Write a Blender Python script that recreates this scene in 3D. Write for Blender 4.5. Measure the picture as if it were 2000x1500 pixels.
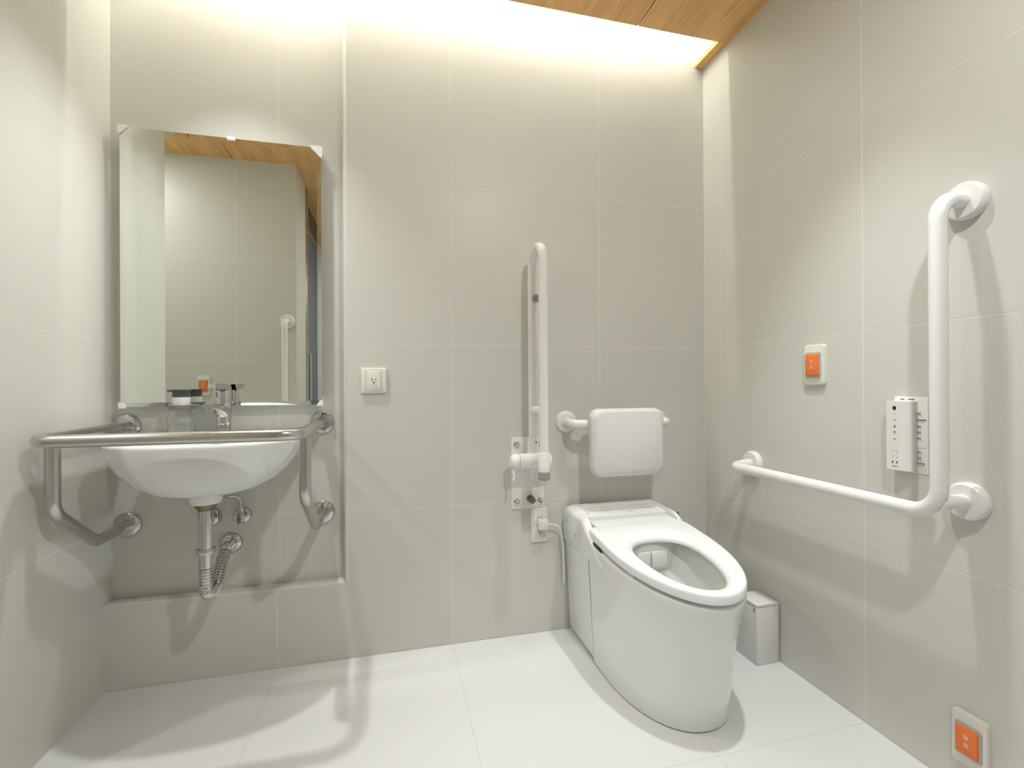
import bpy, bmesh, math, random
from mathutils import Vector, Matrix

random.seed(4)
for o in list(bpy.data.objects):
    bpy.data.objects.remove(o)
S = bpy.context.scene
COL = S.collection
PI = math.pi
rad = math.radians

# ------------------------------------------------------------------ camera
YAW, PITCH, ROLL = rad(14.0906), rad(0.1168), rad(-0.3089)
CAM_H = 0.9652
F = Vector((math.sin(YAW) * math.cos(PITCH), math.cos(YAW) * math.cos(PITCH), math.sin(PITCH)))
r0 = F.cross(Vector((0, 0, 1))).normalized()
u0 = r0.cross(F)
R = math.cos(ROLL) * r0 + math.sin(ROLL) * u0
U = math.cos(ROLL) * u0 - math.sin(ROLL) * r0
cd = bpy.data.cameras.new('camera')
cam = bpy.data.objects.new('camera', cd)
COL.objects.link(cam)
cam.matrix_world = Matrix(((R.x, U.x, -F.x, 0), (R.y, U.y, -F.y, 0), (R.z, U.z, -F.z, CAM_H), (0, 0, 0, 1)))
cd.sensor_width = 36
cd.sensor_fit = 'HORIZONTAL'
cd.lens = 926.5572 / 2000 * 36
cd.clip_start = 0.02
S.camera = cam

# ------------------------------------------------------------------ world, exposure
w = bpy.data.worlds.new('world')
S.world = w
w.use_nodes = True
w.node_tree.nodes['Background'].inputs[0].default_value = (0.9, 0.95, 1.0, 1)
w.node_tree.nodes['Background'].inputs[1].default_value = 0.05
S.view_settings.view_transform = 'Standard'
S.view_settings.look = 'None'
S.view_settings.exposure = 0.05
S.view_settings.gamma = 1.0
S.view_settings.use_curve_mapping = False

LAMP_BASIN = 60.0      # watts, downlight above the basin
LAMP_TOILET = 77.0     # downlight above the toilet
FILL_ENTRY = 17.0      # fill lamp added in the entrance for ambient light
FILL_RECESS = 8.0      # fill lamp added to brighten the side recess
LED_STRENGTH = 102.0    # strip in the light slot
WARM = (1.0, 0.98, 0.92)
NEUTRAL = (0.95, 0.985, 1.0)

# ------------------------------------------------------------------ room numbers (metres)
D = 1.7737            # back wall
XR = 1.2994           # right wall
XL = -0.891           # left wall
NICHE = 0.045         # depth of the niche over the basin
YN = D + NICHE
NX = -0.167           # right edge of the niche
LEDGE = 0.274         # top of the ledge under the niche
T = 0.6
Z4 = 0.5166           # first horizontal joint
XC = 0.212            # a vertical joint on the back wall / floor
YC = 1.0665           # a vertical joint on the right wall / floor
ZC = 2.3192           # underside of the timber ceiling
ZT = 2.72             # top of the light slot
COVE_Y = 1.619        # edge of the timber ceiling
COVE_X = 1.2586
YLE = 1.348           # end of the left wall, the room opens to a recess there
YREC = 0.405          # far wall of that recess
XREC = -1.95
XS = -0.572           # entrance side wall
YB = -1.3             # wall behind the camera


# ================================================================== materials
def srgb(r, g, b):
    f = lambda c: (c / 255) / 12.92 if c <= 10 else ((c / 255 + 0.055) / 1.055) ** 2.4
    return (f(r), f(g), f(b), 1)


MATS = {}


def mat(name, color, rough=0.5, metal=0.0, coat=0.0, noise=0.0, scale=20.0, spec=0.5, bump=0.0,
        trans=0.0, ior=1.45, emit=None, estr=0.0, rnoise=0.0):
    m = bpy.data.materials.new(name)
    m.use_nodes = True
    nt = m.node_tree
    b = nt.nodes['Principled BSDF']
    b.inputs['Base Color'].default_value = color
    b.inputs['Roughness'].default_value = rough
    b.inputs['Metallic'].default_value = metal
    b.inputs['Specular IOR Level'].default_value = spec
    b.inputs['Coat Weight'].default_value = coat
    b.inputs['Coat Roughness'].default_value = 0.03
    b.inputs['Transmission Weight'].default_value = trans
    b.inputs['IOR'].default_value = ior
    if emit:
        b.inputs['Emission Color'].default_value = emit
        b.inputs['Emission Strength'].default_value = estr
    tc = nt.nodes.new('ShaderNodeTexCoord')
    nz = nt.nodes.new('ShaderNodeTexNoise')
    nz.inputs['Scale'].default_value = scale
    nz.inputs['Detail'].default_value = 4
    nt.links.new(tc.outputs['Object'], nz.inputs['Vector'])
    if noise:
        mix = nt.nodes.new('ShaderNodeMix')
        mix.data_type = 'RGBA'
        mix.inputs[6].default_value = [c * (1 - noise) for c in color[:3]] + [1]
        mix.inputs[7].default_value = [min(1, c * (1 + noise)) for c in color[:3]] + [1]
        nt.links.new(nz.outputs['Fac'], mix.inputs[0])
        nt.links.new(mix.outputs[2], b.inputs['Base Color'])
    if rnoise:
        mr = nt.nodes.new('ShaderNodeMapRange')
        mr.inputs[3].default_value = rough - rnoise
        mr.inputs[4].default_value = rough + rnoise
        nt.links.new(nz.outputs['Fac'], mr.inputs[0])
        nt.links.new(mr.outputs[0], b.inputs['Roughness'])
    if bump:
        bp = nt.nodes.new('ShaderNodeBump')
        bp.inputs['Strength'].default_value = bump
        bp.inputs['Distance'].default_value = 0.001
        nt.links.new(nz.outputs['Fac'], bp.inputs['Height'])
        nt.links.new(bp.outputs[0], b.inputs['Normal'])
    MATS[name] = m
    return m


def wood_mat():
    m = bpy.data.materials.new('oak_veneer')
    m.use_nodes = True
    nt = m.node_tree
    b = nt.nodes['Principled BSDF']
    b.inputs['Roughness'].default_value = 0.5
    b.inputs['Specular IOR Level'].default_value = 0.3
    tc = nt.nodes.new('ShaderNodeTexCoord')
    mp = nt.nodes.new('ShaderNodeMapping')
    mp.inputs['Scale'].default_value = (9.0, 0.75, 9.0)
    nt.links.new(tc.outputs['Object'], mp.inputs[0])
    n1 = nt.nodes.new('ShaderNodeTexNoise')
    n1.inputs['Scale'].default_value = 1.0
    n1.inputs['Detail'].default_value = 3
    nt.links.new(mp.outputs[0], n1.inputs['Vector'])
    mul = nt.nodes.new('ShaderNodeMath')
    mul.operation = 'MULTIPLY'
    mul.inputs[1].default_value = 26.0
    nt.links.new(n1.outputs['Fac'], mul.inputs[0])
    sn = nt.nodes.new('ShaderNodeMath')
    sn.operation = 'SINE'
    nt.links.new(mul.outputs[0], sn.inputs[0])
    mp2 = nt.nodes.new('ShaderNodeMapping')
    mp2.inputs['Scale'].default_value = (190.0, 5.0, 190.0)
    nt.links.new(tc.outputs['Object'], mp2.inputs[0])
    n2 = nt.nodes.new('ShaderNodeTexNoise')
    n2.inputs['Scale'].default_value = 1.0
    n2.inputs['Detail'].default_value = 5
    nt.links.new(mp2.outputs[0], n2.inputs['Vector'])
    ma = nt.nodes.new('ShaderNodeMath')
    ma.operation = 'MULTIPLY_ADD'
    ma.inputs[1].default_value = 0.10
    nt.links.new(sn.outputs[0], ma.inputs[0])
    nt.links.new(n2.outputs['Fac'], ma.inputs[2])
    cr = nt.nodes.new('ShaderNodeValToRGB')
    cr.color_ramp.elements[0].position = 0.28
    cr.color_ramp.elements[0].color = srgb(216, 164, 104)
    cr.color_ramp.elements[1].position = 0.72
    cr.color_ramp.elements[1].color = srgb(240, 194, 132)
    nt.links.new(ma.outputs[0], cr.inputs[0])
    nt.links.new(cr.outputs[0], b.inputs['Base Color'])
    MATS['oak_veneer'] = m


TILE_C = (0.66, 0.65, 0.59, 1)
mat('wall_tile', TILE_C, 0.40, noise=0.008, scale=1.5, spec=0.5)
mat('floor_tile', (0.69, 0.69, 0.67, 1), 0.33, noise=0.008, scale=1.5, spec=0.4)
mat('grout', (0.86, 0.845, 0.77, 1), 0.8, noise=0.05, scale=60)
mat('floor_grout', (0.60, 0.59, 0.55, 1), 0.8, noise=0.05, scale=60)
mat('edge_trim', (0.71, 0.70, 0.645, 1), 0.35, noise=0.02)
mat('white_paint', (0.82, 0.81, 0.76, 1), 0.6, noise=0.02)
mat('ceramic', (0.84, 0.84, 0.82, 1), 0.12, coat=0.6, noise=0.01)
mat('toilet_plastic', (0.83, 0.83, 0.81, 1), 0.28, noise=0.01)
mat('seat_plastic', (0.86, 0.86, 0.86, 1), 0.22, noise=0.01)
mat('white_plastic', (0.80, 0.785, 0.74, 1), 0.35, noise=0.015)
mat('bar_coating', (0.85, 0.835, 0.80, 1), 0.25, noise=0.01, coat=0.2)
mat('pad_foam', (0.70, 0.69, 0.66, 1), 0.4, noise=0.02, scale=40)
mat('ivory_plastic', (0.75, 0.735, 0.665, 1), 0.35, noise=0.015)
mat('stainless', (0.57, 0.56, 0.535, 1), 0.24, metal=1.0, noise=0.05, scale=60, rnoise=0.04)
mat('chrome', (0.62, 0.615, 0.61, 1), 0.07, metal=1.0, noise=0.02)
mat('mirror_silver', (0.83, 0.865, 0.82, 1), 0.0, metal=1.0)
mat('glass_edge', (0.55, 0.62, 0.57, 1), 0.2, noise=0.02)
mat('clip_white', (0.85, 0.85, 0.80, 1), 0.3, noise=0.02)
mat('dark_gap', (0.03, 0.03, 0.028, 1), 0.7, noise=0.05)
mat('black_plastic', (0.015, 0.015, 0.015, 1), 0.4, noise=0.05)
mat('brass_dark', (0.25, 0.2, 0.13, 1), 0.3, metal=1.0, noise=0.1)
mat('grey_rubber', (0.33, 0.32, 0.29, 1), 0.6, noise=0.05)
mat('grey_plastic', (0.20, 0.195, 0.19, 1), 0.4, noise=0.05)
mat('dark_grey_plastic', (0.075, 0.075, 0.075, 1), 0.4, noise=0.05)
mat('clear_glass', (0.97, 0.98, 0.97, 1), 0.03, trans=1.0, ior=1.45)
mat('soap', (0.9, 0.92, 0.9, 1), 0.05, trans=0.9, ior=1.34)
mat('orange_plastic', (0.82, 0.19, 0.035, 1), 0.3, noise=0.04)
mat('lens_rim', (0.44, 0.41, 0.35, 1), 0.15, noise=0.02, coat=0.5)
mat('print_white', (0.9, 0.72, 0.6, 1), 0.5)
mat('print_grey', (0.12, 0.12, 0.12, 1), 0.6, noise=0.05)
mat('print_light', (0.40, 0.40, 0.39, 1), 0.6, noise=0.05)
mat('paper', (0.82, 0.815, 0.78, 1), 0.55, noise=0.01)
mat('bin_white', (0.74, 0.72, 0.71, 1), 0.3, noise=0.015)
mat('water', (0.9, 0.95, 0.95, 1), 0.0, trans=1.0, ior=1.33)
mat('door_blue', (0.16, 0.19, 0.26, 1), 0.35, noise=0.03)
mat('transom_dark', (0.11, 0.105, 0.09, 1), 0.4, noise=0.05)
mat('plenum', (0.5, 0.5, 0.48, 1), 0.8, noise=0.03)
mat('lamp_white', (0.85, 0.85, 0.83, 1), 0.4, noise=0.02)
mat('lamp_lens', (1, 1, 1, 1), 0.4, emit=(1.0, 0.96, 0.9, 1), estr=12.0)
mat('led_diffuser', (1, 1, 1, 1), 0.4, emit=WARM + (1,), estr=LED_STRENGTH)
wood_mat()


# ================================================================== mesh helpers
def finish(name, bm, material, parent=None, loc=None, smooth=True, angle=35):
    """link a bmesh (in world coordinates) as one object; loc = root position of the thing it belongs to"""
    if parent is not None:
        off = parent.get('_base')
        base = Vector(off) if off is not None else Vector((0, 0, 0))
    else:
        base = Vector(loc) if loc is not None else Vector((0, 0, 0))
    bmesh.ops.translate(bm, verts=bm.verts, vec=-base)
    bmesh.ops.recalc_face_normals(bm, faces=bm.faces)
    me = bpy.data.meshes.new(name)
    bm.to_mesh(me)
    bm.free()
    me.materials.append(MATS[material] if isinstance(material, str) else material)
    if smooth:
        me.shade_smooth()
        me.set_sharp_from_angle(angle=rad(angle))
    o = bpy.data.objects.new(name, me)
    COL.objects.link(o)
    if parent is not None:
        o.parent = parent
        o['_base'] = list(base)
    else:
        o.location = base
        o['_base'] = list(base)
    return o


def thing(name, label, cat, loc, group=None):
    e = bpy.data.objects.new(name, None)
    e.empty_display_size = 0.05
    COL.objects.link(e)
    e.location = loc
    e['_base'] = list(loc)
    e['label'] = label
    e['category'] = cat
    if group:
        e['group'] = group
    return e


def structure(o, label, cat):
    o['kind'] = 'structure'
    o['label'] = label
    o['category'] = cat
    return o


def box(x0, x1, y0, y1, z0, z1, bev=0.0, seg=2, bm=None):
    own = bmesh.new()
    bmesh.ops.create_cube(own, size=1)
    for v in own.verts:
        v.co = Vector((x0 + (v.co.x + .5) * (x1 - x0), y0 + (v.co.y + .5) * (y1 - y0), z0 + (v.co.z + .5) * (z1 - z0)))
    if bev > 0:
        bmesh.ops.bevel(own, geom=list(own.edges), offset=bev, segments=seg, profile=0.5, affect='EDGES')
    if bm is None:
        return own
    merge(bm, own)
    return bm


def merge(dst, src):
    me = bpy.data.meshes.new('tmp')
    src.to_mesh(me)
    src.free()
    dst.from_mesh(me)
    bpy.data.meshes.remove(me)


def frame(d):
    d = Vector(d).normalized()
    a = Vector((0, 0, 1)) if abs(d.z) < 0.9 else Vector((1, 0, 0))
    x = a.cross(d).normalized()
    return x, d.cross(x).normalized(), d


def lathe(profile, origin, direction=(0, 0, 1), seg=32, sx=1.0, sy=1.0, bm=None, closed=False):
    """profile: list of (radius, height); radius 0 caps"""
    bm = bm or bmesh.new()
    ex, ey, ez = frame(direction)
    O = Vector(origin)
    rings = []
    for r, h in profile:
        if r < 1e-6:
            rings.append([bm.verts.new(O + ez * h)])
        else:
            rings.append([bm.verts.new(O + ez * h + ex * (r * sx * math.cos(2 * PI * i / seg)) + ey * (r * sy * math.sin(2 * PI * i / seg)))
                          for i in range(seg)])
    for a, b in zip(rings, rings[1:]):
        for i in range(seg):
            j = (i + 1) % seg
            if len(a) == 1 and len(b) == 1:
                continue
            if len(a) == 1:
                bm.faces.new((a[0], b[j], b[i]))
            elif len(b) == 1:
                bm.faces.new((a[i], a[j], b[0]))
            else:
                bm.faces.new((a[i], a[j], b[j], b[i]))
    return bm


def fillet(pts, rs, n=8):
    pts = [Vector(p) for p in pts]
    if not isinstance(rs, (list, tuple)):
        rs = [rs] * (len(pts) - 2)
    out = [pts[0]]
    for i in range(1, len(pts) - 1):
        a, b, c = pts[i - 1], pts[i], pts[i + 1]
        d1 = (a - b).normalized()
        d2 = (c - b).normalized()
        ang = d1.angle(d2)
        r = rs[i - 1]
        if r < 1e-6 or ang > PI - 0.02:
            out.append(b)
            continue
        t = r / math.tan(ang / 2)
        t = min(t, 0.98 * (a - b).length, 0.98 * (c - b).length)
        r = t * math.tan(ang / 2)
        cen = b + (d1 + d2).normalized() * (r / math.sin(ang / 2))
        p1, p2 = b + d1 * t, b + d2 * t
        v1, v2 = p1 - cen, p2 - cen
        tot = v1.angle(v2)
        ax = v1.cross(v2).normalized()
        for k in range(n + 1):
            out.append(cen + Matrix.Rotation(tot * k / n, 3, ax) @ v1)
    out.append(pts[-1])
    return out


def tube(path, r, seg=20, caps=True, bm=None, radii=None, round_ends=False):
    bm = bm or bmesh.new()
    path = [Vector(p) for p in path]
    n = len(path)
    tans = []
    for i in range(n):
        if i == 0:
            t = path[1] - path[0]
        elif i == n - 1:
            t = path[-1] - path[-2]
        else:
            t = (path[i] - path[i - 1]).normalized() + (path[i + 1] - path[i]).normalized()
        tans.append(t.normalized())
    ex, ey, _ = frame(tans[0])
    rings = []
    prev = tans[0]
    for i in range(n):
        if i:
            q = prev.rotation_difference(tans[i])
            ex = q @ ex
            ey = q @ ey
            prev = tans[i]
        rr = radii[i] if radii else r
        rings.append([bm.verts.new(path[i] + ex * (rr * math.cos(2 * PI * k / seg)) + ey * (rr * math.sin(2 * PI * k / seg))) for k in range(seg)])
    for a, b in zip(rings, rings[1:]):
        for k in range(seg):
            j = (k + 1) % seg
            bm.faces.new((a[k], a[j], b[j], b[k]))
    if caps:
        bm.faces.new(rings[0][::-1])
        bm.faces.new(rings[-1])
    return bm


def loft(rings, cap_start=True, cap_end=True, bm=None):
    bm = bm or bmesh.new()
    vr = [[bm.verts.new(p) for p in ring] for ring in rings]
    for a, b in zip(vr, vr[1:]):
        n = len(a)
        for k in range(n):
            j = (k + 1) % n
            bm.faces.new((a[k], a[j], b[j], b[k]))
    if cap_start:
        bm.faces.new(vr[0][::-1])
    if cap_end:
        bm.faces.new(vr[-1])
    return bm


def rrect(w, h, r, n=6):
    pts = []
    for cx, cy, a0 in ((w / 2 - r, h / 2 - r, 0), (-w / 2 + r, h / 2 - r, 90), (-w / 2 + r, -h / 2 + r, 180), (w / 2 - r, -h / 2 + r, 270)):
        for k in range(n + 1):
            a = rad(a0 + 90 * k / n)
            pts.append((cx + r * math.cos(a), cy + r * math.sin(a)))
    return pts


def plate(center, u, v, nrm, w, h, t, r, bev=0.0015, n=6, bm=None):
    """rounded plate: back at center, front at center + nrm*t, softened front edge"""
    c, u, v, nrm = Vector(center), Vector(u), Vector(v), Vector(nrm)
    def ring(inset, d):
        return [c + u * x + v * y + nrm * d for x, y in rrect(w - 2 * inset, h - 2 * inset, max(r - inset, 0.0004), n)]
    return loft([ring(0, 0), ring(0, t - bev), ring(bev * .3, t - bev * .3), ring(bev, t)], bm=bm)


def prism(poly, origin, u, v, nrm, d0, d1, bm=None):
    o, u, v, nrm = Vector(origin), Vector(u), Vector(v), Vector(nrm)
    return loft([[o + u * x + v * y + nrm * d0 for x, y in poly], [o + u * x + v * y + nrm * d1 for x, y in poly]], bm=bm)


def text_mesh(name, body, size, center, u, v, nrm, material, parent, lift=0.0004):
    cu = bpy.data.curves.new(name, 'FONT')
    cu.body = body
    cu.size = size
    cu.align_x = 'CENTER'
    cu.align_y = 'CENTER'
    cu.extrude = 0.0002
    to = bpy.data.objects.new(name, cu)
    COL.objects.link(to)
    bpy.context.view_layer.update()
    dg = bpy.context.evaluated_depsgraph_get()
    me = bpy.data.meshes.new_from_object(to.evaluated_get(dg))
    bpy.data.objects.remove(to)
    bm = bmesh.new()
    bm.from_mesh(me)
    bpy.data.meshes.remove(me)
    c, u, v, nrm = Vector(center), Vector(u), Vector(v), Vector(nrm)
    for vt in bm.verts:
        x, y, z = vt.co
        vt.co = c + u * x + v * y + nrm * (z + lift)
    return finish(name, bm, material, parent, smooth=False)


# ------------------------------------------------------------------ tiles
GAP = 0.0020
TILE_MESH = {}


def offset_poly(poly, d):
    n = len(poly)
    area = sum(poly[i][0] * poly[(i + 1) % n][1] - poly[(i + 1) % n][0] * poly[i][1] for i in range(n))
    s = 1 if area > 0 else -1
    out = []
    for i in range(n):
        p0, p1, p2 = Vector(poly[i - 1]), Vector(poly[i]), Vector(poly[(i + 1) % n])
        e1, e2 = (p1 - p0).normalized(), (p2 - p1).normalized()
        n1 = Vector((-e1.y, e1.x)) * s
        n2 = Vector((-e2.y, e2.x)) * s
        out.append(tuple(p1 + (n1 + n2) * d) if abs(n1.dot(n2)) < .5 else tuple(p1 + n1 * d))
    return out


def tile_poly(name, poly, origin, u, v, nrm, material, parent, thick=0.009):
    """one tile: poly in (u, v) of the wall; face flush with the wall plane, edges eased"""
    cx = sum(p[0] for p in poly) / len(poly)
    cy = sum(p[1] for p in poly) / len(poly)
    loc = [(p[0] - cx, p[1] - cy) for p in poly]
    key = (material, tuple(nrm), tuple(u), tuple((round(a, 4), round(b, 4)) for a, b in loc))
    u, v, nrm = Vector(u), Vector(v), Vector(nrm)
    if key not in TILE_MESH:
        p0 = offset_poly(loc, GAP / 2)
        p1 = offset_poly(loc, GAP / 2 + 0.0003)
        P = lambda q, d: [u * a + v * b + nrm * d for a, b in q]
        bm = loft([P(p0, -thick), P(p0, -0.0003), P(p1, 0)])
        bmesh.ops.recalc_face_normals(bm, faces=bm.faces)
        me = bpy.data.meshes.new(name)
        bm.to_mesh(me)
        bm.free()
        me.materials.append(MATS[material])
        TILE_MESH[key] = me
    o = bpy.data.objects.new(name, TILE_MESH[key])
    COL.objects.link(o)
    o.parent = parent
    o.location = Vector(origin) + u * cx + v * cy + nrm * 0 - Vector(parent['_base'])
    return o


def cuts(a, b, ref, step=T):
    k = math.ceil((a - ref) / step - 1e-6)
    out = [a]
    while ref + k * step < b - 1e-6:
        x = ref + k * step
        if x > a + 0.004:
            out.append(x)
        k += 1
    out.append(b)
    if len(out) > 2 and out[-1] - out[-2] < 0.004:
        out.pop(-2)
    return out


def tiled(us, vs, origin, u, v, nrm, material, parent, name='wall_tile', skip=()):
    for i in range(len(us) - 1):
        for j in range(len(vs) - 1):
            if (i, j) in skip:
                continue
            a, b, c, d = us[i], us[i + 1], vs[j], vs[j + 1]
            tile_poly(name, [(a, c), (b, c), (b, d), (a, d)], origin, u, v, nrm, material, parent)


ZROWS = cuts(0, ZC + 0.004, Z4)
ZROWS_T = cuts(0, ZT, Z4)

# ================================================================== the room shell
# floor
REC = 0.0005     # joint depth
bm = box(XREC - .1, XR + .1, YB - .1, YN + .1, -0.1, -REC)
floor = structure(finish('floor', bm, 'floor_grout', smooth=False), 'pale off-white square tiled floor of the washroom', 'floor')
fx = cuts(XREC, XR, XC)
fy = cuts(YB, D, YC)
for i in range(len(fx) - 1):
    for j in range(len(fy) - 1):
        a, b, c, d = fx[i], fx[i + 1], fy[j], fy[j + 1]
        tile_poly('floor_tile', [(a, c), (b, c), (b, d), (a, d)], (0, 0, 0), (1, 0, 0), (0, 1, 0), (0, 0, 1), 'floor_tile', floor)

# back wall: full-height part + ledge front, with the shallow niche above the ledge
ux, uy, uz = (1, 0, 0), (0, 1, 0), (0, 0, 1)
my = (0, -1, 0)
bm = box(NX + .004, XR + .1, D + REC, D + .16, 0, ZT)
box(XL - .1, NX + .004, D + REC, D + .16, 0, LEDGE - .004, bm=bm)
wall_back = structure(finish('wall_back', bm, 'grout', smooth=False), 'beige square tiled back wall behind the toilet', 'wall')
xa, xb = XC - T, XC
tile_poly('wall_tile', [(XL, 0), (xa, 0), (xa, LEDGE), (XL, LEDGE)], (0, D, 0), ux, uz, my, 'wall_tile', wall_back)
tile_poly('wall_tile', [(xa, 0), (xb, 0), (xb, Z4), (NX + .011, Z4), (NX + .011, LEDGE), (xa, LEDGE)], (0, D, 0), ux, uz, my, 'wall_tile', wall_back)
tiled([NX + .011, xb], ZROWS_T[1:], (0, D, 0), ux, uz, my, 'wall_tile', wall_back)
tiled([XC, XC + T, XR], ZROWS_T, (0, D, 0), ux, uz, my, 'wall_tile', wall_back)
# niche back
bm = box(XL - .1, NX + .05, YN + REC, YN + .1, LEDGE - .03, ZT)
wall_niche = structure(finish('wall_niche', bm, 'grout', smooth=False), 'tiled back of the shallow niche behind the mirror and basin', 'wall')
tiled([XL, XC - T, NX + .02], [LEDGE - .004] + ZROWS_T[1:], (0, YN, 0), ux, uz, my, 'wall_tile', wall_niche)
# niche edge profile and ledge top
bm = box(NX - .001, NX + .011, D - .001, D + NICHE + .001, LEDGE - .002, ZT, 0.003)
structure(finish('trim_1', bm, 'edge_trim'), 'slim off-white corner profile along the right edge of the niche', 'trim')
bm = box(XL, NX, D - .0005, YN, LEDGE - .012, LEDGE, 0.003)
structure(finish('trim_2', bm, 'edge_trim'), 'narrow off-white ledge running along the bottom of the niche', 'ledge')

# right wall
bm = box(XR + REC, XR + .12, YB, YN + .1, 0, ZT)
wall_right = structure(finish('wall_right', bm, 'grout', smooth=False), 'beige square tiled wall carrying the white L-shaped grab bar', 'wall')
tiled(cuts(YB, D, YC), ZROWS, (XR, 0, 0), uy, uz, (-1, 0, 0), 'wall_tile', wall_right)
# left wall (short) and its end face
bm = box(XL - .14, XL - REC, YLE + REC, YN + .1, 0, ZT)
wall_left = structure(finish('wall_left', bm, 'grout', smooth=False), 'short beige tiled wall beside the basin', 'wall')
tiled([YLE, YN], ZROWS, (XL, 0, 0), uy, uz, (1, 0, 0), 'wall_tile', wall_left)
tile_up = tile_poly('wall_tile', [(COVE_Y, ZC + .004), (YN, ZC + .004), (YN, ZT), (COVE_Y, ZT)], (XL, 0, 0), uy, uz, (1, 0, 0), 'wall_tile', wall_left)
# recess: side of the short wall, end wall, and wall facing the mirror
bm = box(XREC - .1, XL - .002, YLE + REC, YLE + .1, 0, ZT)
wr = structure(finish('wall_recess_side', bm, 'grout', smooth=False), 'tiled side wall of the recess beyond the basin', 'wall')
tiled(cuts(XREC, XL, XC - T), ZROWS, (0, YLE, 0), ux, uz, my, 'wall_tile', wr)
bm = box(XREC - .1, XREC - REC, YREC - .1, YLE + .1, 0, ZT)
wr = structure(finish('wall_recess_end', bm, 'grout', smooth=False), 'tiled end wall of the recess', 'wall')
tiled(cuts(YREC, YLE, YC), ZROWS, (XREC, 0, 0), uy, uz, (1, 0, 0), 'wall_tile', wr)
bm = box(XREC - .1, XS - .002, YREC - .12, YREC - REC, 0, ZT)
wr = structure(finish('wall_recess_front', bm, 'grout', smooth=False), 'tiled recess wall seen in the mirror, with a grab bar on it', 'wall')
tiled(cuts(XREC, XS, XC + .083), ZROWS, (0, YREC, 0), ux, uz, uy, 'wall_tile', wr)
# entrance side wall, in two pieces around the door
bm = box(XS - .1, XS - REC, 0.085, YREC - .002, 0, ZT)
wr = structure(finish('wall_entrance', bm, 'grout', smooth=False), 'narrow tiled return wall next to the door', 'wall')
tiled([0.085, YREC], ZROWS, (XS, 0, 0), uy, uz, (1, 0, 0), 'wall_tile', wr)
bm = box(XS - .1, XS - REC, YB - .1, -0.93, 0, ZT)
wr = structure(finish('wall_entrance_rear', bm, 'grout', smooth=False), 'tiled wall beyond the door', 'wall')
tiled([YB, -0.93], ZROWS, (XS, 0, 0), uy, uz, (1, 0, 0), 'wall_tile', wr)
bm = box(XS - .1, XR + .1, YB - .1, YB - REC, 0, ZT)
wr = structure(finish('wall_front', bm, 'grout', smooth=False), 'tiled wall opposite the toilet', 'wall')
tiled(cuts(XS, XR, XC), ZROWS, (0, YB, 0), ux, uz, uy, 'wall_tile', wr)

# door with steel frame and dark transom
bm = box(XS - .075, XS - .04, -0.90, 0.055, 0.008, 2.085, 0.003)
door = structure(finish('door_1', bm, 'door_blue'), 'blue-grey door leaf in a steel frame', 'door')
finish('transom_panel', box(XS - .075, XS - .04, -0.90, 0.055, 2.115, ZC, 0.002), 'transom_dark', door)
for y0 in (0.05, -0.93):
    finish('door_jamb', box(XS - .1, XS + .014, y0, y0 + .035, 0, ZC, 0.003), 'stainless', door)
finish('frame_rail', box(XS - .09, XS - .02, -0.895, 0.05, 2.085, 2.115, 0.002), 'stainless', door)
h = finish('door_handle', tube(fillet([(XS - .04, -0.02, .8), (XS + .01, -0.02, .8), (XS + .01, -0.02, 1.2), (XS - .04, -0.02, 1.2)], .02), 0.011), 'chrome', door)
finish('lock_knob', lathe([(0, 0), (.018, 0), (.018, .02), (.014, .026), (0, .026)], (XS - .04, -0.02, 1.86), (1, 0, 0)), 'chrome', door)

# ceiling slab and timber panels
bm = box(XREC - .1, XR + .12, YB - .1, YN + .16, ZT, ZT + .08)
ceiling = structure(finish('ceiling', bm, 'white_paint', smooth=False), 'oak veneer panel ceiling with a lit slot along the back wall', 'ceiling')
px = cuts(XREC, XR, 0.9045, 0.607)
for i in range(len(px) - 1):
    a, b = px[i] + .002, px[i + 1] - .002
    if px[i + 1] > XR - .01:
        bm = bmesh.new()
        pl = [(a, YB), (XR, YB), (XR, D - .001), (COVE_X, D - .001), (COVE_X, COVE_Y), (a, COVE_Y)]
        prism(pl, (0, 0, 0), ux, uy, uz, ZC, ZC + .02, bm=bm)
    else:
        y1 = COVE_Y
        y0 = YB if b > XS else YREC
        bm = box(a, b, y0, y1 if a > XL - .2 else (YLE if b < XL else y1), ZC, ZC + .02)
    finish('timber_panel', bm, 'oak_veneer', ceiling, smooth=False)
bm = box(XREC, COVE_X, YB, COVE_Y - .022, ZC + .0205, ZC + .024)
finish('seam_shade', bm, 'dark_gap', ceiling, smooth=False)  # dark sheet added above the panels so their seams read as shaded
# white lining of the light slot
bm = box(COVE_X, COVE_X + .02, COVE_Y - .02, D - .001, ZC + .02, ZT)
box(XL, COVE_X, COVE_Y - .02, COVE_Y - .001, ZC + .02, ZT, bm=bm)
structure(finish('trim_3', bm, 'white_paint', smooth=False), 'white lining of the lit slot above the back wall', 'trim')

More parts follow.
